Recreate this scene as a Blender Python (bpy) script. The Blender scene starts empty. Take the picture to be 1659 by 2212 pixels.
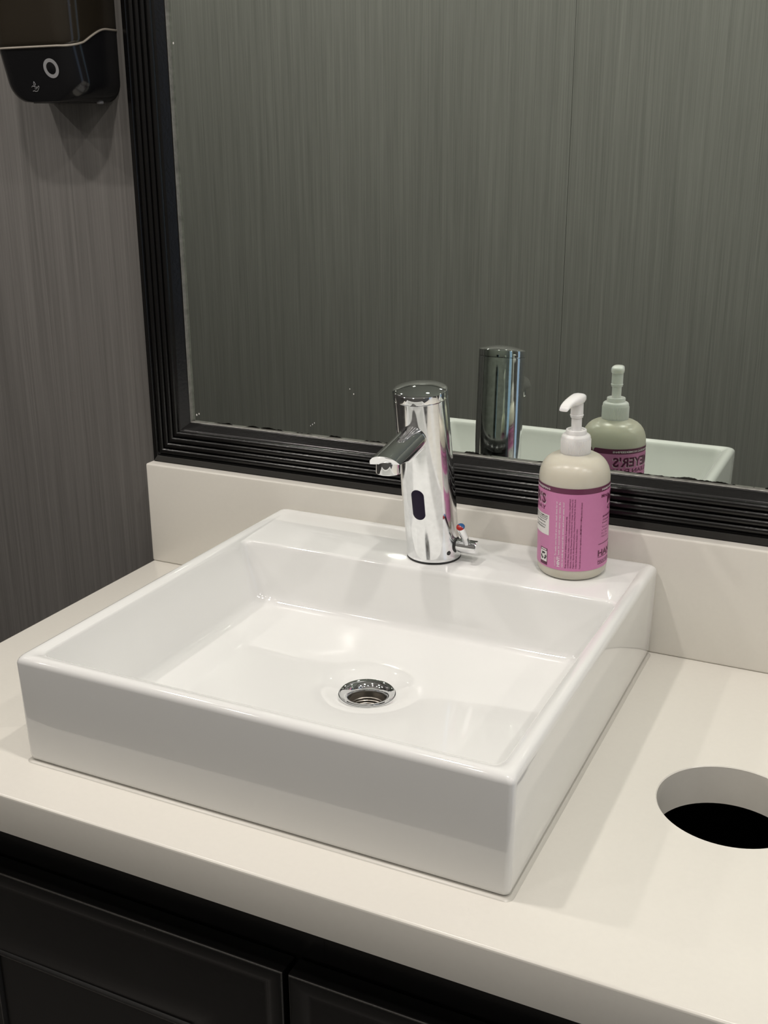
import bpy, bmesh, math, random
from mathutils import Vector, Matrix

random.seed(7)
SC = bpy.context.scene
COL = SC.collection
PI = math.pi

# ------------------------------------------------------------------ camera
# world frame: counter top is z=0, backsplash front is y=0, counter left end is x=0
cam_data = bpy.data.cameras.new('camera')
cam_data.sensor_fit = 'VERTICAL'
cam_data.sensor_height = 36.0
cam_data.sensor_width = 27.0
cam_data.lens = 2380.475 * 36.0 / 2212.0
cam_data.clip_start = 0.02
cam = bpy.data.objects.new('camera', cam_data)
COL.objects.link(cam)
_r = Vector((0.902224, 0.431244, -0.004403))
_u = Vector((-0.133448, 0.288871, 0.948022))
_f = Vector((-0.410101, 0.854741, -0.318175))
_M = Matrix((( _r.x, _u.x, -_f.x, 0.779133),
             ( _r.y, _u.y, -_f.y, -0.986473),
             ( _r.z, _u.z, -_f.z, 0.470829),
             (0, 0, 0, 1)))
cam.matrix_world = _M
SC.camera = cam

# ------------------------------------------------------------------ world, exposure
w = bpy.data.worlds.new('world')
SC.world = w
w.use_nodes = True
bg = w.node_tree.nodes['Background']
bg.inputs['Color'].default_value = (0.55, 0.72, 1.0, 1)
bg.inputs['Strength'].default_value = 0.6
vs = SC.view_settings
vs.view_transform = 'Standard'
vs.look = 'None'
vs.gamma = 1.0
vs.use_curve_mapping = False
vs.exposure = 0.0
LAMP_POWER = 3.3          # watts of each ceiling downlight
LAMP_XS = (-0.90, -0.36, 0.18, 0.72, 1.26, 1.80)
LAMP_DIM = 0.40           # the second row is dimmer
LAMP_ROWS = (-0.50, -1.13)   # one row above the counter, one along the opposite wall
CEIL = 1.20
YW = 0.030                # face of the wall that carries the mirror
YF = -1.33                # opposite wall
XL, XR, ZF = -1.70, 2.40, -0.86

# ------------------------------------------------------------------ helpers
def tag(o, label=None, cat=None, group=None, kind=None):
    if label: o['label'] = label
    if cat: o['category'] = cat
    if group: o['group'] = group
    if kind: o['kind'] = kind
    return o

def empty(name, loc=(0, 0, 0)):
    o = bpy.data.objects.new(name, None)
    o.empty_display_size = 0.03
    COL.objects.link(o)
    o.location = loc
    return o

def make(name, verts, faces, mat, parent=None, smooth=30, mat_ids=None, recalc=True):
    me = bpy.data.meshes.new(name)
    bm = bmesh.new()
    vv = [bm.verts.new(v) for v in verts]
    mats = mat if isinstance(mat, (list, tuple)) else [mat]
    for i, f in enumerate(faces):
        try:
            fc = bm.faces.new([vv[k] for k in f])
            if mat_ids: fc.material_index = mat_ids[i]
        except ValueError:
            pass
    if recalc:
        bmesh.ops.recalc_face_normals(bm, faces=bm.faces)
    bm.to_mesh(me); bm.free()
    for m in mats: me.materials.append(m)
    if smooth:
        me.shade_smooth()
        me.set_sharp_from_angle(angle=math.radians(smooth))
    o = bpy.data.objects.new(name, me)
    COL.objects.link(o)
    if parent:
        o.parent = parent
        o.matrix_parent_inverse = Matrix.Translation(-wloc(parent))
    return o

def wloc(o):
    """world location of an unrotated chain of empties / meshes built in world coordinates"""
    p = Vector(o.location)
    if o.parent:
        p = wloc(o.parent) + o.matrix_parent_inverse.to_translation() + p
    return p

class MB:
    """collects loops and boxes into one mesh (world coordinates)"""
    def __init__(s): s.v = []; s.f = []; s.m = []
    def add(s, verts, faces, mid=0):
        k = len(s.v); s.v += [tuple(v) for v in verts]
        for f in faces:
            s.f.append(tuple(i + k for i in f)); s.m.append(mid)
    def loft(s, loops, cap0=False, cap1=False, closed=True, mid=0):
        n = len(loops[0]); V = []; F = []
        for L in loops: V += list(L)
        for a in range(len(loops) - 1):
            for i in range(n if closed else n - 1):
                j = (i + 1) % n
                F.append((a*n + i, a*n + j, (a+1)*n + j, (a+1)*n + i))
        if cap0: F.append(tuple(range(n))[::-1])
        if cap1: F.append(tuple(range((len(loops)-1)*n, len(loops)*n)))
        s.add(V, F, mid)
    def box(s, x0, x1, y0, y1, z0, z1, b=0.0, mid=0):
        if b <= 0:
            V = [(x, y, z) for z in (z0, z1) for (x, y) in ((x0,y0),(x1,y0),(x1,y1),(x0,y1))]
            s.add(V, [(3,2,1,0),(4,5,6,7),(0,1,5,4),(1,2,6,5),(2,3,7,6),(3,0,4,7)], mid)
        else:
            L = []
            for k in range(4):
                a = k/3*PI/2
                L.append(rrect(x0+b*(1-math.sin(a)), x1-b*(1-math.sin(a)), y0+b*(1-math.sin(a)), y1-b*(1-math.sin(a)), b*math.sin(a)+1e-5, z0+b*(1-math.cos(a)), 3))
            for k in range(3, -1, -1):
                a = k/3*PI/2
                L.append(rrect(x0+b*(1-math.sin(a)), x1-b*(1-math.sin(a)), y0+b*(1-math.sin(a)), y1-b*(1-math.sin(a)), b*math.sin(a)+1e-5, z1-b*(1-math.cos(a)), 3))
            s.loft(L, True, True, mid=mid)
    def lathe(s, prof, c=(0, 0), n=48, mid=0, cap0=False, cap1=False):
        """prof: list of (radius, z) around the vertical axis at c"""
        s.loft([[(c[0]+r*math.cos(2*PI*i/n), c[1]+r*math.sin(2*PI*i/n), z) for i in range(n)] for r, z in prof], cap0, cap1, mid=mid)
    def tube(s, pts, rad, n=12, mid=0, caps=True, ref=None):
        """tube through pts, rad = number or list"""
        pts = [Vector(p) for p in pts]; L = []
        up = Vector(ref) if ref else Vector((0.137, 0.31, 0.94))
        for i, p in enumerate(pts):
            d = (pts[min(i+1, len(pts)-1)] - pts[max(i-1, 0)]).normalized()
            a = d.cross(up)
            if a.length < 1e-4: a = d.cross(Vector((1, 0, 0)))
            a.normalize(); b = d.cross(a).normalized()
            r = rad[i] if isinstance(rad, (list, tuple)) else rad
            L.append([p + a*(r*math.cos(2*PI*k/n)) + b*(r*math.sin(2*PI*k/n)) for k in range(n)])
        s.loft(L, caps, caps, mid=mid)
    def build(s, name, mat, parent=None, smooth=30):
        return make(name, s.v, s.f, mat, parent, smooth, s.m)

def rrect(x0, x1, y0, y1, r, z, n=6, e=0):
    """rounded rectangle loop, r = number or 4 radii (x0y0, x1y0, x1y1, x0y1)"""
    R = r if isinstance(r, (list, tuple)) else (r,)*4
    P = []
    for (cx, cy, a0, q) in ((x0+R[0], y0+R[0], PI, R[0]), (x1-R[1], y0+R[1], 1.5*PI, R[1]),
                            (x1-R[2], y1-R[2], 0, R[2]), (x0+R[3], y1-R[3], .5*PI, R[3])):
        for k in range(n+1):
            a = a0 + k/n*PI/2
            P.append((cx+q*math.cos(a), cy+q*math.sin(a), z))
    if e:
        m = n+1; Q = []
        for c in range(4):
            seg = P[c*m:(c+1)*m]; nx = P[((c+1) % 4)*m]
            Q += seg + [tuple(seg[-1][k] + (nx[k]-seg[-1][k])*j/(e+1) for k in range(3)) for j in range(1, e+1)]
        P = Q
    return P

# ------------------------------------------------------------------ materials
def new_mat(name):
    m = bpy.data.materials.new(name); m.use_nodes = True
    nt = m.node_tree
    return m, nt, nt.nodes['Principled BSDF']

def mat(name, col, rough=0.5, metal=0.0, var=0.04, vscale=40.0, bump=0.0, bscale=200.0, coat=0.0, spec=0.5, sss=0.0, rvar=0.0):
    """principled surface with a faint procedural mottling of colour / roughness and optional relief"""
    m, nt, b = new_mat(name)
    N, L = nt.nodes, nt.links
    tc = N.new('ShaderNodeTexCoord')
    nz = N.new('ShaderNodeTexNoise'); nz.inputs['Scale'].default_value = vscale; nz.inputs['Detail'].default_value = 4
    L.new(tc.outputs['Object'], nz.inputs['Vector'])
    mx = N.new('ShaderNodeMix'); mx.data_type = 'RGBA'
    mx.inputs['A'].default_value = tuple(c*(1-var) for c in col) + (1,)
    mx.inputs['B'].default_value = tuple(min(1, c*(1+var)) for c in col) + (1,)
    L.new(nz.outputs['Fac'], mx.inputs['Factor'])
    L.new(mx.outputs['Result'], b.inputs['Base Color'])
    b.inputs['Roughness'].default_value = rough
    if rvar:
        mr = N.new('ShaderNodeMapRange')
        mr.inputs['To Min'].default_value = max(0, rough-rvar); mr.inputs['To Max'].default_value = rough+rvar
        L.new(nz.outputs['Fac'], mr.inputs['Value']); L.new(mr.outputs['Result'], b.inputs['Roughness'])
    b.inputs['Metallic'].default_value = metal
    b.inputs['Specular IOR Level'].default_value = spec
    if coat:
        b.inputs['Coat Weight'].default_value = coat; b.inputs['Coat Roughness'].default_value = 0.03
    if sss:
        b.inputs['Subsurface Weight'].default_value = sss
        b.inputs['Subsurface Radius'].default_value = (0.012, 0.010, 0.007)
        b.inputs['Subsurface Scale'].default_value = 1.0
    if bump:
        n2 = N.new('ShaderNodeTexNoise'); n2.inputs['Scale'].default_value = bscale; n2.inputs['Detail'].default_value = 2
        L.new(tc.outputs['Object'], n2.inputs['Vector'])
        bp = N.new('ShaderNodeBump'); bp.inputs['Strength'].default_value = bump; bp.inputs['Distance'].default_value = 0.001
        L.new(n2.outputs['Fac'], bp.inputs['Height']); L.new(bp.outputs['Normal'], b.inputs['Normal'])
    return m

def laminate(name, dark, light):
    """grey wall laminate with fine vertical combed grain"""
    m, nt, b = new_mat(name)
    N, L = nt.nodes, nt.links
    tc = N.new('ShaderNodeTexCoord')
    def grain(sx, sz, detail):
        mp = N.new('ShaderNodeMapping'); mp.inputs['Scale'].default_value = (sx, sx, sz)
        L.new(tc.outputs['Object'], mp.inputs['Vector'])
        nz = N.new('ShaderNodeTexNoise'); nz.inputs['Scale'].default_value = 1.0
        nz.inputs['Detail'].default_value = detail; nz.inputs['Roughness'].default_value = 0.6
        L.new(mp.outputs['Vector'], nz.inputs['Vector'])
        return nz.outputs['Fac']
    g1 = grain(420, 5, 3); g2 = grain(70, 1.2, 3)
    ad = N.new('ShaderNodeMath'); ad.operation = 'MULTIPLY_ADD'
    ad.inputs[1].default_value = 0.62
    L.new(g1, ad.inputs[0])
    s2 = N.new('ShaderNodeMath'); s2.operation = 'MULTIPLY'; s2.inputs[1].default_value = 0.38
    L.new(g2, s2.inputs[0]); L.new(s2.outputs[0], ad.inputs[2])
    cr = N.new('ShaderNodeValToRGB')
    cr.color_ramp.elements[0].position = 0.26; cr.color_ramp.elements[0].color = dark + (1,)
    cr.color_ramp.elements[1].position = 0.78; cr.color_ramp.elements[1].color = light + (1,)
    L.new(ad.outputs[0], cr.inputs['Fac']); L.new(cr.outputs['Color'], b.inputs['Base Color'])
    b.inputs['Roughness'].default_value = 0.42
    b.inputs['Specular IOR Level'].default_value = 0.4
    bp = N.new('ShaderNodeBump'); bp.inputs['Strength'].default_value = 0.15; bp.inputs['Distance'].default_value = 0.0005
    L.new(g1, bp.inputs['Height']); L.new(bp.outputs['Normal'], b.inputs['Normal'])
    return m

M_wall = laminate('grey_laminate', (0.108, 0.103, 0.097), (0.208, 0.199, 0.188))
M_wall_lit = laminate('grey_laminate_brightened', (0.165, 0.161, 0.152), (0.298, 0.291, 0.276))  # wall laminate copy, colour lightened to stand in for stronger light
M_ceil = mat('ceiling_paint', (0.80, 0.80, 0.78), 0.7)
M_floor = mat('floor_vinyl', (0.16, 0.15, 0.14), 0.5, var=0.15)
M_trimw = mat('white_trim', (0.7, 0.7, 0.68), 0.5)
M_solid = mat('cream_solid_surface', (0.74, 0.715, 0.655), 0.24, var=0.02, vscale=220, spec=0.42)
M_porc = mat('white_glazed_porcelain', (0.81, 0.81, 0.795), 0.08, var=0.008, vscale=10, bump=0.06, bscale=22, coat=0.6)
M_seal = mat('clear_sealant', (0.55, 0.53, 0.48), 0.3)
M_chrome = mat('chrome', (0.86, 0.87, 0.88), 0.045, 1.0, var=0.02, vscale=60, rvar=0.03)
M_chrome_worn = mat('water_marked_chrome', (0.86, 0.87, 0.88), 0.10, 1.0, var=0.13, vscale=210, rvar=0.10)
M_steel = mat('brushed_drain_steel', (0.42, 0.39, 0.35), 0.35, 1.0, var=0.1)
M_sensor = mat('dark_violet_sensor_glass', (0.012, 0.006, 0.024), 0.25, spec=0.2)
M_red = mat('red_enamel', (0.34, 0.018, 0.012), 0.15)
M_blue = mat('blue_enamel', (0.03, 0.10, 0.25), 0.15)
M_rubber = mat('dark_gasket', (0.02, 0.02, 0.02), 0.5)
M_bottle = mat('cream_translucent_bottle', (0.585, 0.553, 0.465), 0.30, var=0.03, vscale=25, sss=0.35)
M_pump = mat('white_pump_plastic', (0.80, 0.79, 0.78), 0.32, sss=0.15)
M_nozzle = mat('frosted_nozzle_plastic', (0.84, 0.83, 0.82), 0.22, sss=0.3)
M_pink = mat('pink_label_print', (0.575, 0.205, 0.40), 0.38, var=0.03, vscale=300)
M_plum = mat('plum_label_print', (0.125, 0.022, 0.065), 0.38)
M_white_ink = mat('white_print', (0.80, 0.74, 0.76), 0.4)
M_dark_ink = mat('dark_plum_ink', (0.10, 0.012, 0.05), 0.4)
M_black_ink = mat('black_ink', (0.02, 0.015, 0.02), 0.4)
M_paper = mat('white_label_box', (0.78, 0.76, 0.74), 0.4)
M_blackpaint = mat('black_satin_paint', (0.006, 0.0058, 0.0056), 0.27, var=0.15, vscale=90, bump=0.06, bscale=260, spec=0.65)
M_frame = mat('black_frame_lacquer', (0.004, 0.0038, 0.0036), 0.22, var=0.2, vscale=120, bump=0.10, bscale=300, spec=0.45)
M_bead = mat('worn_grey_bead', (0.20, 0.195, 0.18), 0.35, metal=0.3, var=0.6, vscale=160, bump=0.5, bscale=180)
M_wear_glint = mat('worn_highlight_edge', (0.07, 0.066, 0.06), 0.32, var=0.7, vscale=700)  # grey of rubbed door edges, also painting in their lamp highlights
M_inside = mat('cabinet_interior_black', (0.006, 0.006, 0.006), 0.7)
M_disp = mat('black_gloss_plastic', (0.008, 0.008, 0.009), 0.14, spec=0.45)
M_smoke = mat('smoked_cover_plastic', (0.020, 0.016, 0.011), 0.10, spec=0.5)
M_dispbead = mat('grey_seam_strip', (0.30, 0.27, 0.23), 0.3)
M_icon = mat('grey_icon_print', (0.30, 0.30, 0.31), 0.4)
M_lampring = mat('white_lamp_trim', (0.75, 0.75, 0.73), 0.4)

def mirror_mat():
    m, nt, b = new_mat('silvered_mirror_glass')
    N, L = nt.nodes, nt.links
    tc = N.new('ShaderNodeTexCoord')
    sp = N.new('ShaderNodeSeparateXYZ'); L.new(tc.outputs['Object'], sp.inputs[0])
    nz = N.new('ShaderNodeTexNoise'); nz.inputs['Scale'].default_value = 45; nz.inputs['Detail'].default_value = 5
    L.new(tc.outputs['Object'], nz.inputs['Vector'])
    # desilvered black edge: ragged band a few millimetres high along the bottom edge
    mr = N.new('ShaderNodeMapRange')
    mr.inputs['From Min'].default_value = 0.1690; mr.inputs['From Max'].default_value = 0.1790
    L.new(sp.outputs['Z'], mr.inputs['Value'])
    gt = N.new('ShaderNodeMath'); gt.operation = 'GREATER_THAN'
    mm = N.new('ShaderNodeMath'); mm.operation = 'MULTIPLY_ADD'; mm.inputs[1].default_value = -1.0; mm.inputs[2].default_value = 1.0
    L.new(mr.outputs['Result'], mm.inputs[0])
    ml = N.new('ShaderNodeMath'); ml.operation = 'MULTIPLY'
    L.new(mm.outputs[0], ml.inputs[0]); L.new(nz.outputs['Fac'], ml.inputs[1])
    L.new(ml.outputs[0], gt.inputs[0]); gt.inputs[1].default_value = 0.40
    mx = N.new('ShaderNodeMix'); mx.data_type = 'RGBA'
    mx.inputs['A'].default_value = (0.76, 0.83, 0.765, 1); mx.inputs['B'].default_value = (0.05, 0.05, 0.045, 1)
    L.new(gt.outputs[0], mx.inputs['Factor']); L.new(mx.outputs['Result'], b.inputs['Base Color'])
    b.inputs['Metallic'].default_value = 1.0
    b.inputs['Roughness'].default_value = 0.0
    return m
M_mirror = mirror_mat()

def emit_mat(name, col, strength):
    m, nt, b = new_mat(name)
    b.inputs['Base Color'].default_value = (0.9, 0.9, 0.88, 1)
    b.inputs['Emission Color'].default_value = col + (1,)
    b.inputs['Emission Strength'].default_value = strength
    return m

# ------------------------------------------------------------------ room shell
def slab(name, *a, m=M_wall, parent=None):
    b = MB(); b.box(*a); o = b.build(name, m, parent, smooth=0)
    if not parent: tag(o, kind='structure')
    return o

slab('wall_back', XL, XR, YW, YW+0.10, ZF, CEIL)
slab('wall_left', XL-0.10, XL, YF-0.1, YW+0.10, ZF, CEIL)
slab('floor', XL-0.1, XR+0.1, YF-0.1, YW+0.1, ZF-0.05, ZF, m=M_floor)
slab('ceiling', XL-0.1, XR+0.1, YF-0.1, YW+0.1, CEIL, CEIL+0.05, m=M_ceil)
# opposite wall (seen in the mirror): backing and laminate panels butted with a narrow joint
wf = slab('wall_front', XL, XR, YF-0.10, YF-0.006, ZF, CEIL)
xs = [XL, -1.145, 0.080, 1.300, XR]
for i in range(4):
    slab('wall_panel', xs[i]+0.0004, xs[i+1]-0.0004, YF-0.006, YF, ZF, CEIL, m=M_wall_lit, parent=wf)
# right wall with an open doorway to daylight
DY0, DY1, DZ = -1.20, -0.62, 1.08
b = MB()
b.box(XR, XR+0.10, YF-0.1, DY0, ZF, CEIL); b.box(XR, XR+0.10, DY1, YW+0.1, ZF, CEIL); b.box(XR, XR+0.10, DY0, DY1, DZ, CEIL)
tag(b.build('wall_right', M_wall, None, 0), kind='structure')
b = MB()
b.box(XR-0.012, XR, DY0-0.06, DY0, ZF, DZ+0.06); b.box(XR-0.012, XR, DY1, DY1+0.06, ZF, DZ+0.06); b.box(XR-0.012, XR, DY0, DY1, DZ, DZ+0.06)
tag(b.build('door_1', M_trimw, None, 0), kind='structure')

# ------------------------------------------------------------------ ceiling downlights
LR = 0.024
LENS = [emit_mat('downlight_lens', (1.0, 0.94, 0.88), k * LAMP_POWER / (PI * PI * LR * LR)) for k in (1.0, LAMP_DIM)]
def downlight(x, y, row, lens, nth):
    t = tag(empty('ceiling_downlight', (x, y, CEIL)), 'small round ceiling downlight, ' + nth + ' in the row ' + row, 'ceiling light', 'ceiling downlights ' + row)
    b = MB(); b.lathe([(0.046, CEIL-0.0005), (0.046, CEIL-0.004), (0.042, CEIL-0.006), (0.026, CEIL-0.006), (0.0255, CEIL-0.001)], (x, y), 40)
    b.build('trim_ring', M_lampring, t)
    b = MB(); b.lathe([(LR, CEIL-0.003), (0.0005, CEIL-0.0034)], (x, y), 32, cap1=True)
    b.build('lens', lens, t)
NTH = ('leftmost', 'second from left', 'third from left', 'third from right', 'second from right', 'rightmost')
for q, x in zip(NTH, LAMP_XS): downlight(x, LAMP_ROWS[0], 'above the counter', LENS[0], q)
for q, x in zip(NTH, LAMP_XS): downlight(x, LAMP_ROWS[1], 'along the opposite wall', LENS[1], q)

# ------------------------------------------------------------------ countertop
YC, TC, CXR = -0.4561, 0.034, 1.45
HOLE = (0.7043, -0.2332, 0.0540)
DRAIN = (0.3940, -0.2195)
def countertop():
    r = 0.0025; V = []; F = []
    outs = []
    for k in range(4):
        a = k/3*PI/2
        outs.append(rrect(0.0 + r*(1-math.cos(a)), CXR, YC + r*(1-math.cos(a)), YW, (0.001, 0.001, 0.001, 0.001), -r*(1-math.sin(a)), 2))
    side = [rrect(0.0, CXR, YC, YW, 0.001, -TC, 2)] + outs
    b = MB(); b.loft(side)
    def circ(c, rad, z, n=72): return [(c[0]+rad*math.cos(2*PI*i/n), c[1]+rad*math.sin(2*PI*i/n), z) for i in range(n)]
    e = 0.0008
    hole = [circ(HOLE, HOLE[2]+e, 0), circ(HOLE, HOLE[2], -e), circ(HOLE, HOLE[2], -TC)]
    b.loft(hole)
    dr = [circ(DRAIN, 0.024, 0, 40), circ(DRAIN, 0.024, -TC, 40)]
    b.loft(dr)
    me = bpy.data.meshes.new('countertop'); bm = bmesh.new()
    vv = [bm.verts.new(v) for v in b.v]
    for f in b.f: bm.faces.new([vv[i] for i in f])
    for z, o_, h_, d_ in ((0.0, outs[-1], hole[0], dr[0]), (-TC, side[0], hole[-1], dr[-1])):
        es = []
        for loop in (o_, h_, d_):
            vs_ = [bm.verts.new(p) for p in loop]
            es += [bm.edges.new((vs_[i], vs_[(i+1) % len(vs_)])) for i in range(len(vs_))]
        bmesh.ops.triangle_fill(bm, use_beauty=True, use_dissolve=False, edges=es, normal=(0, 0, 1))
    bmesh.ops.remove_doubles(bm, verts=bm.verts, dist=1e-6)
    bmesh.ops.recalc_face_normals(bm, faces=bm.faces)
    bm.to_mesh(me); bm.free()
    me.materials.append(M_solid); me.shade_smooth(); me.set_sharp_from_angle(angle=math.radians(30))
    o = bpy.data.objects.new('countertop', me); COL.objects.link(o)
    return tag(o, 'cream solid surface countertop with a round cut out hole at the right', 'countertop')
countertop()

b = MB(); b.box(0.0, CXR, 0.0, YW, 0.0, 0.12, 0.0022)
tag(b.build('backsplash', M_solid), 'low cream backsplash slab along the wall behind the sink', 'backsplash')

# ------------------------------------------------------------------ vanity cabinet
DOOR_Y = YC + 0.035
vc = tag(empty('vanity_cabinet', (0.72, -0.2, ZF)), 'black painted vanity cabinet with framed doors under the counter', 'cabinet')
b = MB()
cy = DOOR_Y + 0.021; t = 0.018; zt = -TC - 0.0005
b.box(0.012, 0.012+t, cy, YW-0.001, ZF+0.09, zt); b.box(CXR-0.03, CXR-0.012, cy, YW-0.001, ZF+0.09, zt)
b.box(0.03, CXR-0.03, YW-0.012, YW-0.001, ZF+0.09, zt)
b.box(0.03, CXR-0.03, cy, YW-0.012, ZF+0.09, ZF+0.108)
b.box(0.012, CXR-0.012, cy+0.06, cy+0.078, ZF, ZF+0.09)
b.build('carcass', M_inside, vc, 0)
b = MB()
b.box(0.03, CXR-0.03, cy, cy+0.018, -0.155, zt)
for x in (0.012, 0.402, 0.808, 1.21): b.box(x, x+0.045, cy-0.0002, cy+0.0178, ZF+0.09, zt)
b.build('face_frame', M_blackpaint, vc, 0)
def door(x0, x1, z0, z1):
    """door built as nested rectangles: rounded edge, ogee step, flat rail, cove down to the sunk panel"""
    b = MB()
    prof = [(0.0, 0.019), (0.0, 0.0028), (0.0004, 0.0013), (0.0013, 0.0004), (0.0028, 0.0), (0.0090, 0.0), (0.0125, 0.0012), (0.0150, 0.0030), (0.0165, 0.0034), (0.0185, 0.0032),
            (0.0600, 0.0022), (0.0680, 0.0026), (0.0770, 0.0045), (0.0860, 0.0080), (0.0925, 0.0108), (0.0955, 0.0116), (0.0968, 0.0100), (0.0980, 0.0090), (0.0992, 0.0092), (0.1000, 0.0104), (0.1010, 0.0135)]
    loops = [[(x0+i, DOOR_Y+d, z0+i), (x1-i, DOOR_Y+d, z0+i), (x1-i, DOOR_Y+d, z1-i), (x0+i, DOOR_Y+d, z1-i)] for i, d in prof]
    b.loft(loops, True, False)
    worn_lit = (3, prof.index((0.0980, 0.0090)) + 1)             # rubbed arrises, greyed for painted highlights too: faces between these profile rings
    for k, f in enumerate(b.f):
        if len(f) == 4 and k // 4 + 1 in worn_lit: b.m[k] = 1
    d = b.build('door', [M_blackpaint, M_wear_glint], vc, 35)
    p = MB(); i = 0.1008
    p.box(x0+i, x1-i, DOOR_Y+0.0128, DOOR_Y+0.0185, z0+i, z1-i)
    p.build('door_panel', M_blackpaint, d, 0)
    return d
for x0, x1 in ((0.018, 0.4222), (0.4268, 0.829), (0.8336, 1.236)):
    door(x0, x1, -0.765, -0.1115)

# ------------------------------------------------------------------ sink
SX0, SX1, SYF, SYB, SH = 0.1825, 0.5929, -0.4105, -0.0014, 0.0932
sk = tag(empty('vessel_sink', (0.388, -0.2, 0.0)), 'square white porcelain vessel sink with a rear faucet deck', 'sink')
def sink():
    b = MB(); L = []; n = 8
    def ring(il, ir, f_, bk, r, z):
        L.append(rrect(SX0+il, SX1-ir, SYF+f_, SYB-bk, r, z, n, 15))
    def out(i, z, r=0.0048): ring(i, i, i, i, r, z)
    out(0.0075, 0.0006); out(0.0040, 0.0012); out(0.0022, 0.0030); out(0.0014, 0.0070)
    out(0.0008, 0.040); out(0.0000, SH-0.0062)
    for k in range(1, 7):
        a = k/6*PI/2
        out(0.0062*(1-math.cos(a)), SH-0.0062*(1-math.sin(a)), 0.0048+0.0025*k/6)
    out(0.0085, SH-0.0002, 0.0085)
    ring(0.0110, 0.0110, 0.0110, 0.0115, 0.010, SH-0.0011)
    ring(0.0125, 0.0125, 0.0122, 0.0150, 0.010, SH-0.0018)
    dk = SYB + 0.0990            # deck front edge: y = -0.099
    for (i, yd, z, r) in ((0.0132, dk-0.0030, SH-0.0020, 0.010), (0.0140, dk-0.0012, SH-0.0026, 0.010), (0.0148, dk, SH-0.0042, 0.010), (0.0154, dk+0.0008, SH-0.0075, 0.011)):
        ring(i, i, i, yd, r, z)
        L[-1] = [(p[0], p[1], p[2]-0.0020*max(0.0, min(1.0, (p[1]+0.2)/0.08))) for p in L[-1]]
    ring(0.0180, 0.0180, 0.0180, dk+0.0020, 0.013, SH-0.022)
    ring(0.0290, 0.0290, 0.0290, dk+0.0046, 0.018, 0.0420)
    for k in range(1, 6):
        a = k/5*PI/2*0.93
        e = 0.0085*(1-math.cos(a)); h = 0.0105*math.sin(a)
        ring(0.0305+e, 0.0305+e, 0.0305+e, dk+0.0052+e, 0.019+e, 0.0390-h)
    fl = L[-1]; zf = fl[0][2]
    c = Vector((DRAIN[0], DRAIN[1]))
    def mid(tt, z): L.append([(p[0]+(c.x-p[0])*tt, p[1]+(c.y-p[1])*tt, z) for p in fl])
    mid(0.04, zf-0.0004); mid(0.25, zf-0.0016)
    def circ(r, z):
        out_ = []
        for p in fl:
            d = (Vector((p[0], p[1])) - c).normalized(); out_.append((c.x+d.x*r, c.y+d.y*r, z))
        L.append(out_)
    circ(0.075, zf-0.0036); circ(0.052, zf-0.0048); circ(0.042, zf-0.0054); circ(0.036, zf-0.0066); circ(0.030, zf-0.0094); circ(0.0262, zf-0.0110); circ(0.0250, zf-0.0118); circ(0.0246, zf-0.0160)
    b.loft(L)
    o = b.build('basin', M_porc, sk, 50)
    return zf
ZFL = sink()
# drain: chrome flange and threaded pipe
zt = ZFL - 0.0108
b = MB()
b.lathe([(0.0244, zt-0.004), (0.0243, zt-0.0002), (0.0238, zt+0.0006), (0.0225, zt+0.0005), (0.0190, zt-0.0012), (0.0172, zt-0.0030), (0.0160, zt-0.0052), (0.0156, zt-0.0075)], DRAIN, 64)
dr = b.build('drain_flange', M_chrome, sk)
b = MB(); prof = [(0.0156, zt-0.0075), (0.0155, zt-0.013)]
z = zt-0.013
for k in range(7):
    prof += [(0.0150, z-0.0006), (0.0150, z-0.0014), (0.0157, z-0.0020), (0.0157, z-0.0026)]; z -= 0.0026
prof += [(0.0155, -0.060)]
b.lathe(prof, DRAIN, 48, cap1=True)
b.build('threaded_drain_pipe', M_steel, sk, 25)
b = MB(); L = []
for i, z in ((-0.0007, 0.0001), (-0.0002, 0.0005), (0.0010, 0.0012), (0.0030, 0.0017), (0.0060, 0.0016)):
    L.append(rrect(SX0+i, SX1-i, SYF+i, SYB-max(i, 0.0), 0.006, z, 6))
b.loft(L); b.build('sealant_bead', M_seal, sk, 60)

# ------------------------------------------------------------------ faucet
ZD = SH - 0.0020                 # deck surface
FB = Vector((0.389, -0.0612, ZD-0.0012)); FT = Vector((0.3832, -0.0850, 0.2585))
fc = tag(empty('sensor_faucet', FB), 'leaning chrome sensor faucet standing on the sink deck', 'faucet')
AX = (FT - FB)
AXN = AX.normalized()
def fsec(t, r, n=64, lift=0.0):
    """section of the leaning body at parameter t (0 base, 1 top): horizontal at the base, square to the axis higher up"""
    k = min(1.0, max(0.0, t*2.2))
    c = FB + AX*t + AXN*lift
    nrm = Vector((0, 0, 1)).lerp(AXN, k).normalized()
    ex = Vector((1, 0, 0)); ey = nrm.cross(ex).normalized()
    return [c + ex*(r*math.cos(2*PI*i/n)) + ey*(r*math.sin(2*PI*i/n)) for i in range(n)]
TS = 0.956                       # seam below the cap
def frad(t): return 0.0256 + (0.0252-0.0256)*min(1, t/0.95)
b = MB(); b.loft([fsec(0.000, 0.0262), fsec(0.008, 0.0262)], True, True); b.build('base_gasket', M_rubber, fc)
b = MB(); L = [fsec(0.009, 0.0258), fsec(0.014, 0.0263), fsec(0.030, 0.0261)]
for k in range(1, 22):
    t = 0.03 + (TS-0.003-0.03)*k/21; L.append(fsec(t, frad(t)))
L.append(fsec(TS-0.0005, frad(TS)-0.0007))
b.loft(L, False, False); b.build('body', M_chrome_worn, fc, 40)
b = MB(); r = frad(TS)
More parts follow.
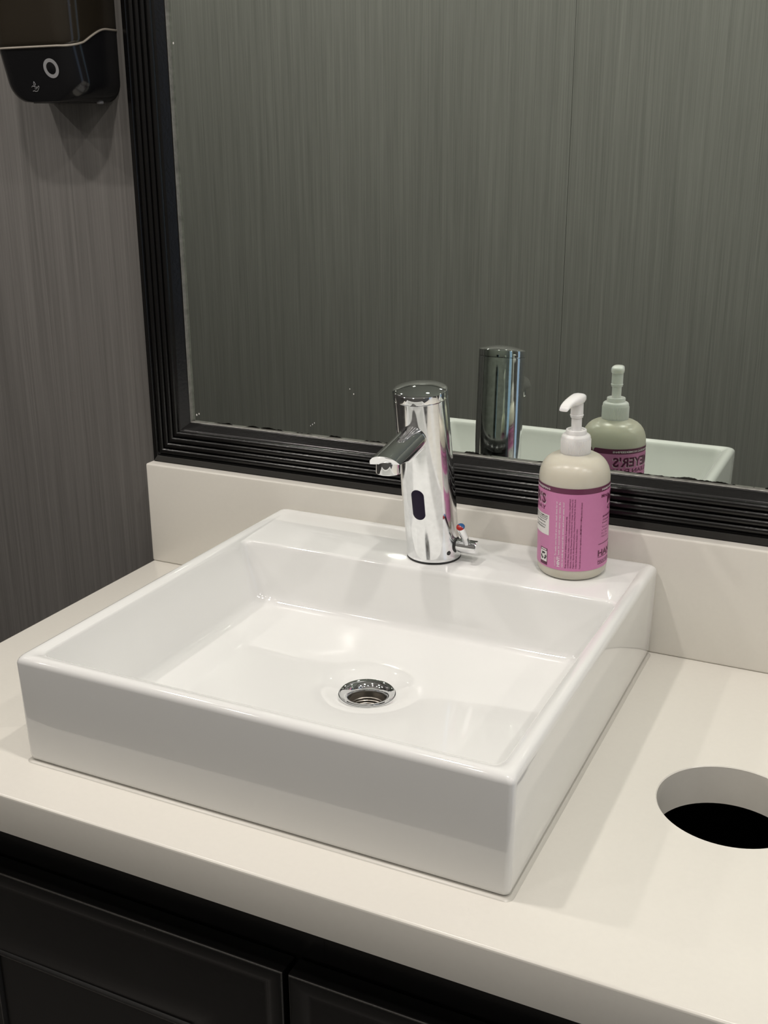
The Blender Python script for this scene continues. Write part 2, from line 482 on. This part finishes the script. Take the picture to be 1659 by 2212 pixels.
L = [fsec(TS-0.0005, r-0.0009), fsec(TS+0.0005, r-0.0009), fsec(TS+0.002, r-0.0001), fsec(TS+0.006, r), fsec(0.988, r), fsec(0.997, r-0.0001), fsec(1.0, r-0.0006)]
for k in range(1, 9):
    a = k/8; L.append(fsec(1.0, (r-0.0006)*(1-a)+0.0002, lift=0.0042*(1-(1-a)**2)))
b.loft(L, False, True); b.build('cap', M_chrome, fc, 35)
# spout: round tube, end cut on the slant
def spout():
    b = MB(); n = 40; L = []
    p0 = Vector((0.3852, -0.0740, 0.2220)); p1 = Vector((0.3812, -0.1545, 0.2032))
    d = (p1-p0).normalized(); ex = Vector((0, 0, 1)).cross(d).normalized(); up = ex.cross(d)
    if up.z < 0: up = -up
    if ex.x < 0: ex = -ex
    for k in range(17):
        tt = k/16; c = p0.lerp(p1, tt); r = 0.0136 - 0.0004*min(1, tt*1.25)
        q = max(0.0, min(1.0, (tt-0.55)/0.25)); q = q*q*(3-2*q)
        clip = (c.z - r*1.05)*(1-q) + 0.2050*q          # the underside is cut level near the outlet
        lo = (clip - c.z)/up.z
        loop = []
        for i in range(n):
            a = 2*PI*i/n
            uv = max(r*math.sin(a), lo)
            loop.append(c + ex*(r*math.cos(a)) + up*uv + d*(tt**6 * ((uv-lo)*0.60 - 0.0030*math.cos(a))))
        L.append(loop)
    last = L[-1]; cc = sum(last, Vector())/n
    L.append([p + (cc-p)*0.06 + d*0.0003 for p in last]); L.append([p + (cc-p)*0.5 + d*0.0003 for p in last])
    b.loft(L, False, True)
    return b.build('spout', M_chrome, fc, 35)
sp = spout()
b = MB()
AE = (0.3805, -0.1462)
b.lathe([(0.0098, 0.2075), (0.0111, 0.2070), (0.0112, 0.1962), (0.0110, 0.1954), (0.0103, 0.1952), (0.0099, 0.1958), (0.0004, 0.1960)], AE, 40, cap1=True)
ae = b.build('aerator', M_chrome, sp, 35)
# sensor window wrapped on the front of the body
def on_body(t, phi, off=0.0):
    """point on the body at height parameter t, angle phi from the front (towards +x)"""
    k = min(1.0, max(0.0, t*2.2)); c = FB + AX*t
    nrm = Vector((0, 0, 1)).lerp(AXN, k).normalized(); ex = Vector((1, 0, 0)); ey = nrm.cross(ex).normalized()
    rr = frad(t) + off
    return c + ex*(rr*math.sin(phi)) - ey*(rr*math.cos(phi))
def stadium_patch(name, m, tc, hh, hw, off, n=40):
    """stadium of half height hh (m) and half width hw (m) wrapped on the body"""
    rings = []
    for s_, o_ in ((1.0, -0.0006), (1.0, off*0.6), (0.95, off), (0.6, off), (0.25, off)):
        L = []
        for i in range(n):
            a = 2*PI*i/n; x = hw*math.cos(a); z = hw*math.sin(a) + math.copysign(hh-hw, math.sin(a))
            L.append(on_body(tc + s_*z/AX.length, s_*x/frad(tc), o_))
        rings.append(L)
    b = MB(); b.loft(rings, False, True); return b.build(name, m, fc, 40)
stadium_patch('sensor_window', M_sensor, 0.378, 0.0158, 0.0064, 0.0004)
# mixing knob on the right, lever with red and blue end
KY, KZ = -0.0640, 0.1052
b = MB(); n = 32
def xring(x, r): return [(x, KY + r*math.cos(2*PI*i/n), KZ + r*math.sin(2*PI*i/n)) for i in range(n)]
b.loft([xring(0.4105, 0.0078), xring(0.4138, 0.0078), xring(0.4142, 0.0072)], False, True); b.build('knob_washer', M_rubber, fc)
b = MB(); b.loft([xring(0.4120, 0.0060), xring(0.4160, 0.0060), xring(0.4164, 0.0067), xring(0.4338, 0.0067), xring(0.4346, 0.0061)], False, True)
kn = b.build('mixing_knob', M_chrome, fc, 35)
l0 = Vector((0.4256, KY, KZ)); l1 = Vector((0.4248, -0.0835, 0.1310)); ld = (l1-l0).normalized()
b = MB(); b.tube([l0 + ld*0.003, l0 + ld*0.0075, l1], [0.0026, 0.0032, 0.0041], 24, caps=False)
lv = b.build('lever', M_chrome, kn, 40)
ex = Vector((1, 0, 0)); ey = ld.cross(ex).normalized()
if ey.z < 0: ey = -ey
for name, m, s in (('blue_cap', M_blue, 1), ('red_cap', M_red, -1)):
    b = MB(); L = []
    tilt = -0.45
    for k in range(6):
        a = k/5*PI/2; rr = 0.0041*math.cos(a)+0.00001; h = 0.0022*math.sin(a)
        L.append([l1 + ld*h + ex*(rr*math.cos(q+tilt)) + ey*(rr*math.sin(q+tilt)) for q in [s*PI*i/16 for i in range(17)]])
    b.loft(L, closed=False)
    b.add([p for p in L[0]], [tuple(range(17))])
    b.build('temperature_cap', m, kn, 40)['label'] = 'blue half of the lever end' if s > 0 else 'red half of the lever end'
b = MB(); c = on_body(0.062, 1.02, 0.0); nn = (c - (FB + AX*0.062)); nn.z = 0; nn.normalize()
b.tube([c - nn*0.002, c + nn*0.0001, c + nn*0.0003], [0.0023, 0.0023, 0.0016], 20); b.build('set_screw', M_rubber, fc)

# ------------------------------------------------------------------ soap bottle
BC = Vector((0.5208, -0.0420, ZD - 0.0002)); BR = 0.0321
sb = tag(empty('soap_bottle', BC), 'pump bottle of cream hand soap with a pink printed label on the sink deck', 'soap bottle')
c2 = (BC.x, BC.y); z0 = BC.z
b = MB()
prof = [(0.0005, z0+0.0016), (0.020, z0+0.0014), (0.0255, z0+0.0002), (0.0272, z0)]
for k in range(1, 8):
    a = k/7*PI/2; prof.append((0.0272 + (BR-0.0272)*math.sin(a), z0 + 0.0090*(1-math.cos(a))))
prof += [(BR, z0+0.03), (BR, 0.150), (BR, 0.1815)]
for rr, z in ((0.995, 0.1850), (0.975, 0.1888), (0.945, 0.1920), (0.895, 0.1952), (0.825, 0.1982), (0.730, 0.2008), (0.610, 0.2028), (0.48, 0.2042), (0.385, 0.2050), (0.365, 0.2062), (0.365, 0.212)):
    prof.append((BR*rr, z))
b.lathe(prof, c2, 72, cap0=True, cap1=True); b.build('body', M_bottle, sb, 50)
# label sleeve
LT, LB, BT = 0.1800, 0.1014, 0.1748
def cyl(u, z, r=BR+0.00025):
    """u in degrees from -y towards +x"""
    a = math.radians(u)
    return (c2[0] + r*math.sin(a), c2[1] - r*math.cos(a), z)
def label():
    us = [i*3 for i in range(120)]; V = []; F = []; Mi = []
    notch = {201: 0.0006, 204: 0.0042, 207: 0.0006}
    n = len(us)
    for u in us:
        top = LT - notch.get(u, 0.0)
        for z in (LB, BT, BT, top): V.append(cyl(u, z))
    for i in range(n):
        j = (i+1) % n
        F.append((4*i, 4*j, 4*j+1, 4*i+1)); Mi.append(0)
        F.append((4*i+2, 4*j+2, 4*j+3, 4*i+3)); Mi.append(1)
    return make('label', V, F, [M_pink, M_plum], sb, 40, Mi)
lab = label()
def text_geo(s, bold=0.0, res=2):
    cu = bpy.data.curves.new('t', 'FONT'); cu.body = s; cu.resolution_u = res; cu.offset = bold; cu.size = 1.0
    o = bpy.data.objects.new('t', cu); COL.objects.link(o)
    dg = bpy.context.evaluated_depsgraph_get()
    me = bpy.data.meshes.new_from_object(o.evaluated_get(dg))
    bpy.data.objects.remove(o); bpy.data.curves.remove(cu)
    V = [(v.co.x, v.co.y) for v in me.vertices]; F = [tuple(p.vertices) for p in me.polygons]
    bpy.data.meshes.remove(me)
    return V, F
def wrap_print(name, items, m, off=0.00045, fine=False):
    """items: (text, u_deg, z, length, height, angle, bold). u,z = lower left start; length along the line, height of capitals"""
    b = MB()
    for (s, u, z, ln, h, ang, bold) in items:
        V, F = text_geo(s, bold, 2 if fine else 1)
        if not V: continue
        x0 = min(v[0] for v in V); x1 = max(v[0] for v in V)
        sx = ln/(x1-x0); sy = h/0.70
        P = []
        for (x, y) in V:
            X = (x-x0)*sx; Y = y*sy
            if ang == 90: du, dz = -Y, X
            else: du, dz = X, Y
            P.append((du, dz))
        bm = bmesh.new(); vv = [bm.verts.new((p[0], p[1], 0)) for p in P]
        for f in F:
            try: bm.faces.new([vv[i] for i in f])
            except ValueError: pass
        if fine:
            for _ in range(2):
                es = [e for e in bm.edges if abs(e.verts[0].co.x-e.verts[1].co.x) > 0.0016]
                if es: bmesh.ops.subdivide_edges(bm, edges=es, cuts=1)
        bmesh.ops.triangulate(bm, faces=bm.faces)
        bm.verts.index_update()
        b.add([cyl(u + math.degrees(v.co.x/BR), z + v.co.y, BR+off) for v in bm.verts], [tuple(v.index for v in f.verts) for f in bm.faces])
        bm.free()
    return make(name, b.v, b.f, m, lab, 0)
def patch(b, u0, u1, za, zb, off=0.0004):
    n = max(1, int(abs(u1-u0)/3)); V = []; F = []
    for i in range(n+1):
        u = u0 + (u1-u0)*i/n
        V += [cyl(u, za, BR+off), cyl(u, zb, BR+off)]
    for i in range(n): F.append((2*i, 2*i+2, 2*i+3, 2*i+1))
    b.add(V, F)
K = 16.2                         # the camera sees the bottle from this angle
deg = lambda m_: math.degrees(m_/BR)
white = [
    ('HOUSEHOLD', K-27.5, 0.1050, 0.0085, 0.0011, 90, 0.0), ('To make sure hands are clean, wash them for at', K-26.5, 0.1150, 0.0520, 0.0016, 90, 0.012),
    ('HINT:', K-20.5, 0.1046, 0.0105, 0.0026, 90, 0.03), ('least 30 seconds with warm soapy water. Be', K-21.0, 0.1162, 0.0508, 0.0016, 90, 0.012),
    ('sure to suds up around the wrists and lower arms, too!', K-14.8, 0.1046, 0.0624, 0.0016, 90, 0.012),
    ('HARDWORKING HOMEKEEPING', K+48.5, 0.1762, 0.0570, 0.0019, 0, 0.02),
    ('HARDWORKING HOMEKEEPING', K-41.0-deg(0.0570), 0.1762, 0.0570, 0.0019, 0, 0.02)]
for it in white[-2:]: wrap_print('band_lettering', [it], M_white_ink)
wrap_print('white_small_print', white[:-2], M_white_ink)['kind'] = 'stuff'
dark = [
    ('Keep out of reach of children and pets. For external use only.', K-9.6, 0.1042, 0.0500, 0.0014, 90, 0.014),
    ('CONTAINS: Water, Sodium Coco-Sulfate, Cocamidopropyl Hydroxysultaine, Caprylyl/Capryl', K-5.2, 0.1042, 0.0665, 0.0013, 90, 0.006),
    ('Glucoside, Sodium Chloride, Pelargonium Graveolens Flower Oil, Cananga Odorata Flower Oil,', K-1.3, 0.1042, 0.0665, 0.0013, 90, 0.006),
    ('Fragrance, Glycerin, Aloe Barbadensis Leaf Juice, Olea Europaea (Olive) Fruit Oil, Citric Acid,', K+2.8, 0.1042, 0.0665, 0.0013, 90, 0.006),
    ('Sodium Hydroxide, Sodium Benzoate, Potassium Sorbate', K+7.2, 0.1042, 0.0385, 0.0013, 90, 0.006),
    ('*Learn about these and other ingredients at MRSMEYERS.COM/Ingredients-Glossary', K+13.4, 0.1036, 0.0640, 0.0013, 90, 0.008),
    ('AROMATHERAPEUTIC', K+53, 0.1500, 0.022, 0.0016, 0, 0.02), ('Cleaning', K+53, 0.1468, 0.0105, 0.0014, 0, 0.006), ('Dermat', K+53, 0.1440, 0.0090, 0.0014, 0, 0.006),
    ('You love', K+52, 0.1400, 0.0105, 0.0014, 0, 0.0), ('a Peppy', K+52, 0.1370, 0.0105, 0.0014, 0, 0.0), ('Do. Ya', K+52, 0.1340, 0.0085, 0.0014, 0, 0.0), ('Care for', K+52, 0.1310, 0.0105, 0.0014, 0, 0.0),
    ('MADE WITH', K+45.5, 0.1062, 0.0195, 0.0030, 0, 0.0)]
wrap_print('dark_small_print', dark, M_dark_ink)['kind'] = 'stuff'
big = [
    ('Mrs.', K+48, 0.1692, 0.0090, 0.0032, 0, 0.02), ("MEYER'S", K+65, 0.1622, 0.0475, 0.0090, 0, 0.03), ('CLEAN DAY', K+66, 0.1560, 0.0465, 0.0038, 0, 0.01),
    ("MEYER'S", K-50.0-deg(0.0475), 0.1622, 0.0475, 0.0090, 0, 0.03), ('CLEAN DAY', K-50.0-deg(0.0465), 0.1562, 0.0465, 0.0038, 0, 0.01),
    ('Mrs.', K-50.0-deg(0.0475)-17, 0.1692, 0.0090, 0.0032, 0, 0.02),
    ('HAND SOAP', K+45.0, 0.1132, 0.0560, 0.0058, 0, 0.02)]
for it in big: wrap_print('dark_plum_lettering', [it], M_dark_ink, fine=True)
# shadow-like white edging of the big name, printed just underneath it and shifted
for u in (K+65.7, K-50.0-deg(0.0475)+0.7): wrap_print('white_lettering_edge', [("MEYER'S", u, 0.1617, 0.0475, 0.0090, 0, 0.03)], M_white_ink, off=0.00035, fine=True)
b = MB()
for z in (0.1245, 0.1118, 0.1052): patch(b, K+45, K+145, z, z+0.0005)
make('rule_lines', b.v, b.f, M_dark_ink, lab, 0)['kind'] = 'stuff'
b = MB(); patch(b, K-41.6-105, K-41.6, 0.1325, 0.1520); bx = make('white_box', b.v, b.f, M_paper, lab, 0)
def boxtext():
    e = K-44.5
    it = [('CONCENTRATED FORMULAS', e-deg(0.034), 0.1494, 0.034, 0.0017, 0, 0.01), ('plant-derived', e-3-deg(0.020), 0.1462, 0.020, 0.0013, 0, 0.01), ('ingredients', e-5-deg(0.018), 0.1438, 0.018, 0.0013, 0, 0.02),
          ('no parabens', e-4-deg(0.018), 0.1408, 0.018, 0.0013, 0, 0.01), ('phthalates', e-6-deg(0.016), 0.1384, 0.016, 0.0013, 0, 0.02)]
    wrap_print('box_small_print', it, M_black_ink, off=0.0006)['kind'] = 'stuff'
    b = MB(); patch(b, e-deg(0.034), e, 0.1482, 0.1486, 0.0006); make('box_rule', b.v, b.f, M_black_ink, lab, 0)
boxtext()
# recycling panel: dark border, white field, three bent arrows
b = MB(); patch(b, K-61, K-43.8, 0.1030, 0.1190, 0.0004); make('recycling_border', b.v, b.f, M_dark_ink, lab, 0)
b = MB(); patch(b, K-60.2, K-44.6, 0.1062, 0.1166, 0.0005); patch(b, K-59.0, K-45.8, 0.1173, 0.1184, 0.0005); make('recycling_field', b.v, b.f, M_paper, lab, 0)
def arrows():
    b = MB(); cu, cz = K-52.4, 0.1115; R1 = 0.0033
    for k in range(3):
        a0 = math.radians(90 + 120*k)
        pts_o = []; pts_i = []
        for i in range(6):
            a = a0 + math.radians(-38 + 62*i/5)
            pts_o.append((R1*1.15*math.cos(a), R1*1.15*math.sin(a))); pts_i.append((R1*0.62*math.cos(a), R1*0.62*math.sin(a)))
        tip = a0 + math.radians(58)
        P = pts_o + [(R1*1.45*math.cos(a0+math.radians(26)), R1*1.45*math.sin(a0+math.radians(26))), (R1*0.88*math.cos(tip), R1*0.88*math.sin(tip)), (R1*0.35*math.cos(a0+math.radians(26)), R1*0.35*math.sin(a0+math.radians(26)))] + pts_i[::-1]
        q = [cyl(cu+deg(x), cz+y, BR+0.0006) for x, y in P]
        n = 6; F = [(i, i+1, len(P)-2-i, len(P)-1-i) for i in range(n-1)] + [(6, 7, 8)]
        b.add(q, F)
    make('recycling_arrows', b.v, b.f, M_black_ink, lab, 0)
arrows()
# ribbed cap, collar, pump stem, nozzle head
b = MB(); n = 144; L = []
def ribring(r, z, amp):
    return [(c2[0]+(r+(amp if i % 2 else 0))*math.cos(2*PI*i/n), c2[1]+(r+(amp if i % 2 else 0))*math.sin(2*PI*i/n), z) for i in range(n)]
for r, z, a in ((0.0118, 0.2040, 0), (0.0130, 0.2040, 0), (0.0133, 0.2044, 0), (0.01325, 0.2054, 0), (0.0131, 0.2056, 0.0005), (0.0131, 0.2172, 0.0005), (0.0131, 0.2180, 0), (0.0130, 0.2196, 0), (0.0125, 0.2209, 0), (0.0115, 0.2217, 0), (0.0096, 0.2219, 0), (0.0093, 0.2222, 0), (0.0093, 0.2255, 0), (0.0090, 0.2262, 0), (0.0083, 0.2265, 0), (0.0074, 0.2262, 0), (0.0070, 0.2250, 0), (0.0040, 0.2246, 0)):
    L.append(ribring(r, z, a))
b.loft(L, False, True); b.build('screw_cap', M_pump, sb, 40)
b = MB(); b.lathe([(0.0047, 0.2240), (0.0047, 0.2370), (0.0056, 0.2374), (0.0057, 0.2388), (0.0061, 0.2392), (0.0061, 0.2398), (0.0057, 0.2402), (0.0056, 0.2530)], c2, 32, cap1=True)
b.build('pump_stem', M_pump, sb, 35)
def nozzle():
    a = math.radians(-9.0); F_ = Vector((math.sin(a), -math.cos(a), 0)); S_ = Vector((math.cos(a), math.sin(a), 0)); o = Vector((c2[0], c2[1], 0))
    # (forward, half width, top z, bottom z)
    st = [(-0.0095, 0.0015, 0.2560, 0.2548), (-0.0088, 0.0040, 0.2570, 0.2530), (-0.0060, 0.0060, 0.2580, 0.2505), (-0.0020, 0.0066, 0.2586, 0.2492), (0.0030, 0.0065, 0.2584, 0.2490), (0.0090, 0.0060, 0.2578, 0.2497),
          (0.0150, 0.0054, 0.2569, 0.2507), (0.0200, 0.0050, 0.2558, 0.2508), (0.0240, 0.0047, 0.2543, 0.2500), (0.0266, 0.0044, 0.2526, 0.2490), (0.0280, 0.0040, 0.2508, 0.2487)]
    L = []; n = 20
    for f, hw, zt_, zb_ in st:
        loop = []; zc = (zt_+zb_)/2; hh = (zt_-zb_)/2
        for i in range(n):
            q = 2*PI*i/n; cx = math.copysign(abs(math.cos(q))**0.7, math.cos(q)); cz = math.copysign(abs(math.sin(q))**0.7, math.sin(q))
            p = o + F_*f + S_*(hw*cx); loop.append((p.x, p.y, zc + hh*cz))
        L.append(loop)
    b = MB(); b.loft(L, True, True); b.build('nozzle_head', M_nozzle, sb, 45)
nozzle()
sb.rotation_euler = (math.radians(1.7), math.radians(-0.5), 0)      # the deck falls slightly towards the basin

# ------------------------------------------------------------------ mirror with reeded frame
MX0, MX1, MZ0, MZ1 = 0.0030, 1.30, 0.1202, 1.16
mi = tag(empty('wall_mirror', ((MX0+MX1)/2, YW, MZ0)), 'large wall mirror in a black reeded frame above the backsplash', 'mirror')
FPROF = [(0.0, 0.0), (0.0, 0.0170), (0.0010, 0.0185), (0.0080, 0.0212), (0.0088, 0.0222), (0.0096, 0.0212), (0.0106, 0.0222), (0.0116, 0.0206)]
for k in range(4):
    d0 = 0.0120 + 0.0073*k
    for s_ in range(0, 7):
        a = PI*s_/6
        FPROF.append((d0 + 0.0031*(1-math.cos(a)) , 0.0204 + 0.0030*math.sin(a)))
    FPROF.append((d0 + 0.0066, 0.0196))
FPROF += [(0.0415, 0.0190), (0.0425, 0.0180), (0.0480, 0.0098), (0.0490, 0.0092)]
def rail(ax):
    """one mitred length of moulding; ax = left, right, top, bottom"""
    b = MB(); A = []; B = []
    for d, h in FPROF:
        y = YW - h
        if ax == 'left': A.append((MX0+d, y, MZ0+d)); B.append((MX0+d, y, MZ1-d))
        if ax == 'right': A.append((MX1-d, y, MZ0+d)); B.append((MX1-d, y, MZ1-d))
        if ax == 'bottom': A.append((MX0+d, y, MZ0+d)); B.append((MX1-d, y, MZ0+d))
        if ax == 'top': A.append((MX0+d, y, MZ1-d)); B.append((MX1-d, y, MZ1-d))
    A.append(tuple(A[-1][i] if i != 1 else YW for i in range(3))); B.append(tuple(B[-1][i] if i != 1 else YW for i in range(3)))
    b.loft([A, B], False, False, closed=True)
    r_ = b.build('frame_rail', M_frame, mi, 28)
    # thin worn bead against the glass
    i0, i1 = 0.0489, 0.0503
    q = [(i0, 0.0090), (i0+0.0004, 0.0094), (i0+0.0009, 0.0090), (i1, 0.0070), (i1, 0.0040), (i0, 0.0040)]
    A = []; B = []
    for d, h in q:
        y = YW - h
        if ax == 'left': A.append((MX0+d, y, MZ0+d)); B.append((MX0+d, y, MZ1-d))
        if ax == 'right': A.append((MX1-d, y, MZ0+d)); B.append((MX1-d, y, MZ1-d))
        if ax == 'bottom': A.append((MX0+d, y, MZ0+d)); B.append((MX1-d, y, MZ0+d))
        if ax == 'top': A.append((MX0+d, y, MZ1-d)); B.append((MX1-d, y, MZ1-d))
    b = MB(); b.loft([A, B], True, True); b.build('glass_bead', M_bead, r_, 30)
for ax in ('left', 'bottom', 'top', 'right'): rail(ax)
YM = 0.0253
b = MB(); b.box(MX0+0.0500, MX1-0.0500, YM, YW-0.0002, MZ0+0.0500, MZ1-0.0500)
b.build('mirror_glass', M_mirror, mi, 0)
# dried toothpaste flecks on the glass and the frame
b = MB()
for (x, z, r) in ((0.0580, 0.1775, 0.0009), (0.0612, 0.1790, 0.0008), (0.2545, 0.2250, 0.0005), (0.2590, 0.2200, 0.0006), (0.2085, 0.1820, 0.0005), (0.2110, 0.1838, 0.0005), (0.2060, 0.1803, 0.0004), (0.0565, 0.5680, 0.0008)):
    b.lathe([(r, 0.0), (r*0.7, 0.0002), (0.00005, 0.0003)], (0, 0), 8)
    k = 24
    for i in range(k):
        v = b.v[-k+i]; b.v[-k+i] = (x + v[0], YM - 0.00005 - v[2], z + v[1]*1.5)
b.build('dried_flecks', M_paper, mi, 0)['kind'] = 'stuff'

# ------------------------------------------------------------------ soap dispenser on the wall at the left
DX0, DX1, DB, DT = -0.1250, -0.0185, 0.5125, 0.80
sd = tag(empty('soap_dispenser', ((DX0+DX1)/2, YW, DB)), 'black automatic soap dispenser with smoked cover on the wall left of the mirror', 'soap dispenser')
def dfront(z):
    """depth (y) of the front face at height z"""
    pts = [(0.512, -0.0290), (0.520, -0.0315), (0.564, -0.0440), (0.572, -0.0455), (0.80, -0.0500)]
    for (za, ya), (zb, yb) in zip(pts, pts[1:]):
        if z <= zb: return ya + (yb-ya)*(max(z, za)-za)/(zb-za)
    return pts[-1][1]
ND = 10
def dcol():
    """columns: (side 0..1 depth factor, builder). Each column: function z -> (x, y)"""
    cols = []
    r = 0.021
    depth = [i/12 for i in range(13)]
    for dd in depth: cols.append(('L', dd))
    for k in range(1, ND): cols.append(('CL', k/ND))
    for k in range(0, 9): cols.append(('F', k/8))
    for k in range(1, ND): cols.append(('CR', k/ND))
    for dd in depth[::-1]: cols.append(('R', dd))
    return cols
DCOL = dcol()
def dpoint(col, z, inset=0.0):
    kind, s = col; r = 0.021
    # bottom corners of the outline are rounded: narrower towards the bottom edge
    rb = 0.020; nar = 0.0
    if z < DB + rb:
        q = (DB + rb - z); nar = rb - math.sqrt(max(0, rb*rb - q*q))
    x0 = DX0 + nar + inset; x1 = DX1 - nar - inset; yf = dfront(z) + inset
    if kind == 'L': return (x0, YW + (yf + r - YW)*s, z)
    if kind == 'R': return (x1, YW + (yf + r - YW)*s, z)
    if kind == 'CL':
        a = s*PI/2; return (x0 + r*(1-math.cos(a)), yf + r*(1-math.sin(a)), z)
    if kind == 'CR':
        a = (1-s)*PI/2; return (x1 - r*(1-math.cos(a)), yf + r*(1-math.sin(a)), z)
    return (x0 + r + (x1-x0-2*r)*s, yf, z)
def seam_z(col):
    kind, s = col; zf_, zb_ = 0.5640, 0.5830
    if kind == 'F': return zf_
    if kind in 'CL CR'.split():
        k = s if kind == 'CL' else 1-s
        q = 0.30*(1-k)
    else: q = 0.30 + 0.70*(1-s)
    q = max(0, min(1, (q-0.08)/0.72)); q = q*q*(3-2*q)
    return zf_ + (zb_-zf_)*q
zs0 = [0, 0.0005, 0.0015, 0.003, 0.005, 0.008, 0.012, 0.016, 0.020]
L = []
for k, dz in enumerate(zs0): L.append([dpoint(c, DB+dz) for c in DCOL])
for t_ in (0.3, 0.6, 0.9, 1.0): L.append([dpoint(c, DB+0.020 + (seam_z(c)-DB-0.020)*t_) for c in DCOL])
b = MB(); b.loft(L, True, False, closed=True); b.build('lower_housing', M_disp, sd, 40)
L = []
for t_ in (0.0, 0.004, 0.02, 0.05, 0.15, 0.4, 0.8, 1.0):
    L.append([dpoint(c, seam_z(c)+0.0012 + (DT-seam_z(c)-0.0012)*t_, 0.0006 if t_ == 0 else 0.0) for c in DCOL])
L.append([dpoint(c, DT+0.006, 0.008) for c in DCOL])
b = MB(); b.loft(L, False, True, closed=True); b.build('smoked_cover', M_smoke, sd, 40)
b = MB(); b.tube([Vector(dpoint(c, seam_z(c)+0.0004, -0.0001)) for c in DCOL], 0.0011, 8); b.build('seam_strip', M_dispbead, sd, 60)
# ring and hand icon printed on the sloping lower face
FN = Vector((0, -(0.564-0.520), -(0.0440-0.0315))).normalized()     # outward normal of the slope
SL = Vector((0, 0.0315-0.0440, 0.564-0.520)).normalized()
if SL.z < 0: SL = -SL
SL = Vector((0, dfront(0.56)-dfront(0.53), 0.03)).normalized()
def facep(x, z, dx, du, off=0.0003):
    p = Vector((x, dfront(z), z)) + Vector((1, 0, 0))*dx + SL*du
    nrm = Vector((1, 0, 0)).cross(SL)
    return p + nrm*off
RX, RZ = -0.0512, 0.5440
b = MB(); n = 48
b.loft([[facep(RX, RZ, r*math.cos(2*PI*i/n), r*math.sin(2*PI*i/n), o_) for i in range(n)] for r, o_ in ((0.0096, -0.0002), (0.0096, 0.0003), (0.0061, 0.0003), (0.0061, -0.0002))])
b.build('indicator_ring', M_icon, sd, 40)
b = MB(); b.loft([[facep(RX, RZ, r*math.cos(2*PI*i/n), r*math.sin(2*PI*i/n), o_) for i in range(n)] for r, o_ in ((0.0060, -0.0001), (0.0054, 0.0002), (0.0002, 0.0003))], False, True)
b.build('sensor_lens', M_disp, sd, 40)
IX, IZ = -0.0788, 0.5262
b = MB(); k = 0.00037
def stroke(pts, closed=False):
    P = [facep(IX, IZ, x*k, y*k, 0.0002) for x, y in pts]
    if closed: P.append(P[0])
    b.tube(P, 0.00030, 6)
stroke([(0, 17), (-2.5, 12), (-3, 9), (-1.5, 6.5), (1.5, 6.5), (3, 9), (2.5, 12)], True)
stroke([(-13, 2), (-9, 5), (-5, 4.5), (-1, 2), (5, 1.5), (6, -1), (3, -3), (-3, -3)])
stroke([(5, -1), (9, 2), (12, 4.5), (14, 3), (12, -1), (5, -9), (-1, -10), (-7, -8), (-12, -9)])
b.build('hand_icon', M_icon, sd, 40)
b = MB(); b.box(DX0+0.022, DX1-0.022, -0.012, YW-0.002, DB-0.0006, DB+0.002, 0.0005)
b.build('base_plate', M_disp, sd, 40)
b = MB(); b.lathe([(0.0036, DB+0.001), (0.0036, DB-0.0010), (0.0028, DB-0.0016), (0.0003, DB-0.0016)], (-0.036, 0.016), 20, cap1=True)
b.build('foot_button', M_icon, sd, 40)
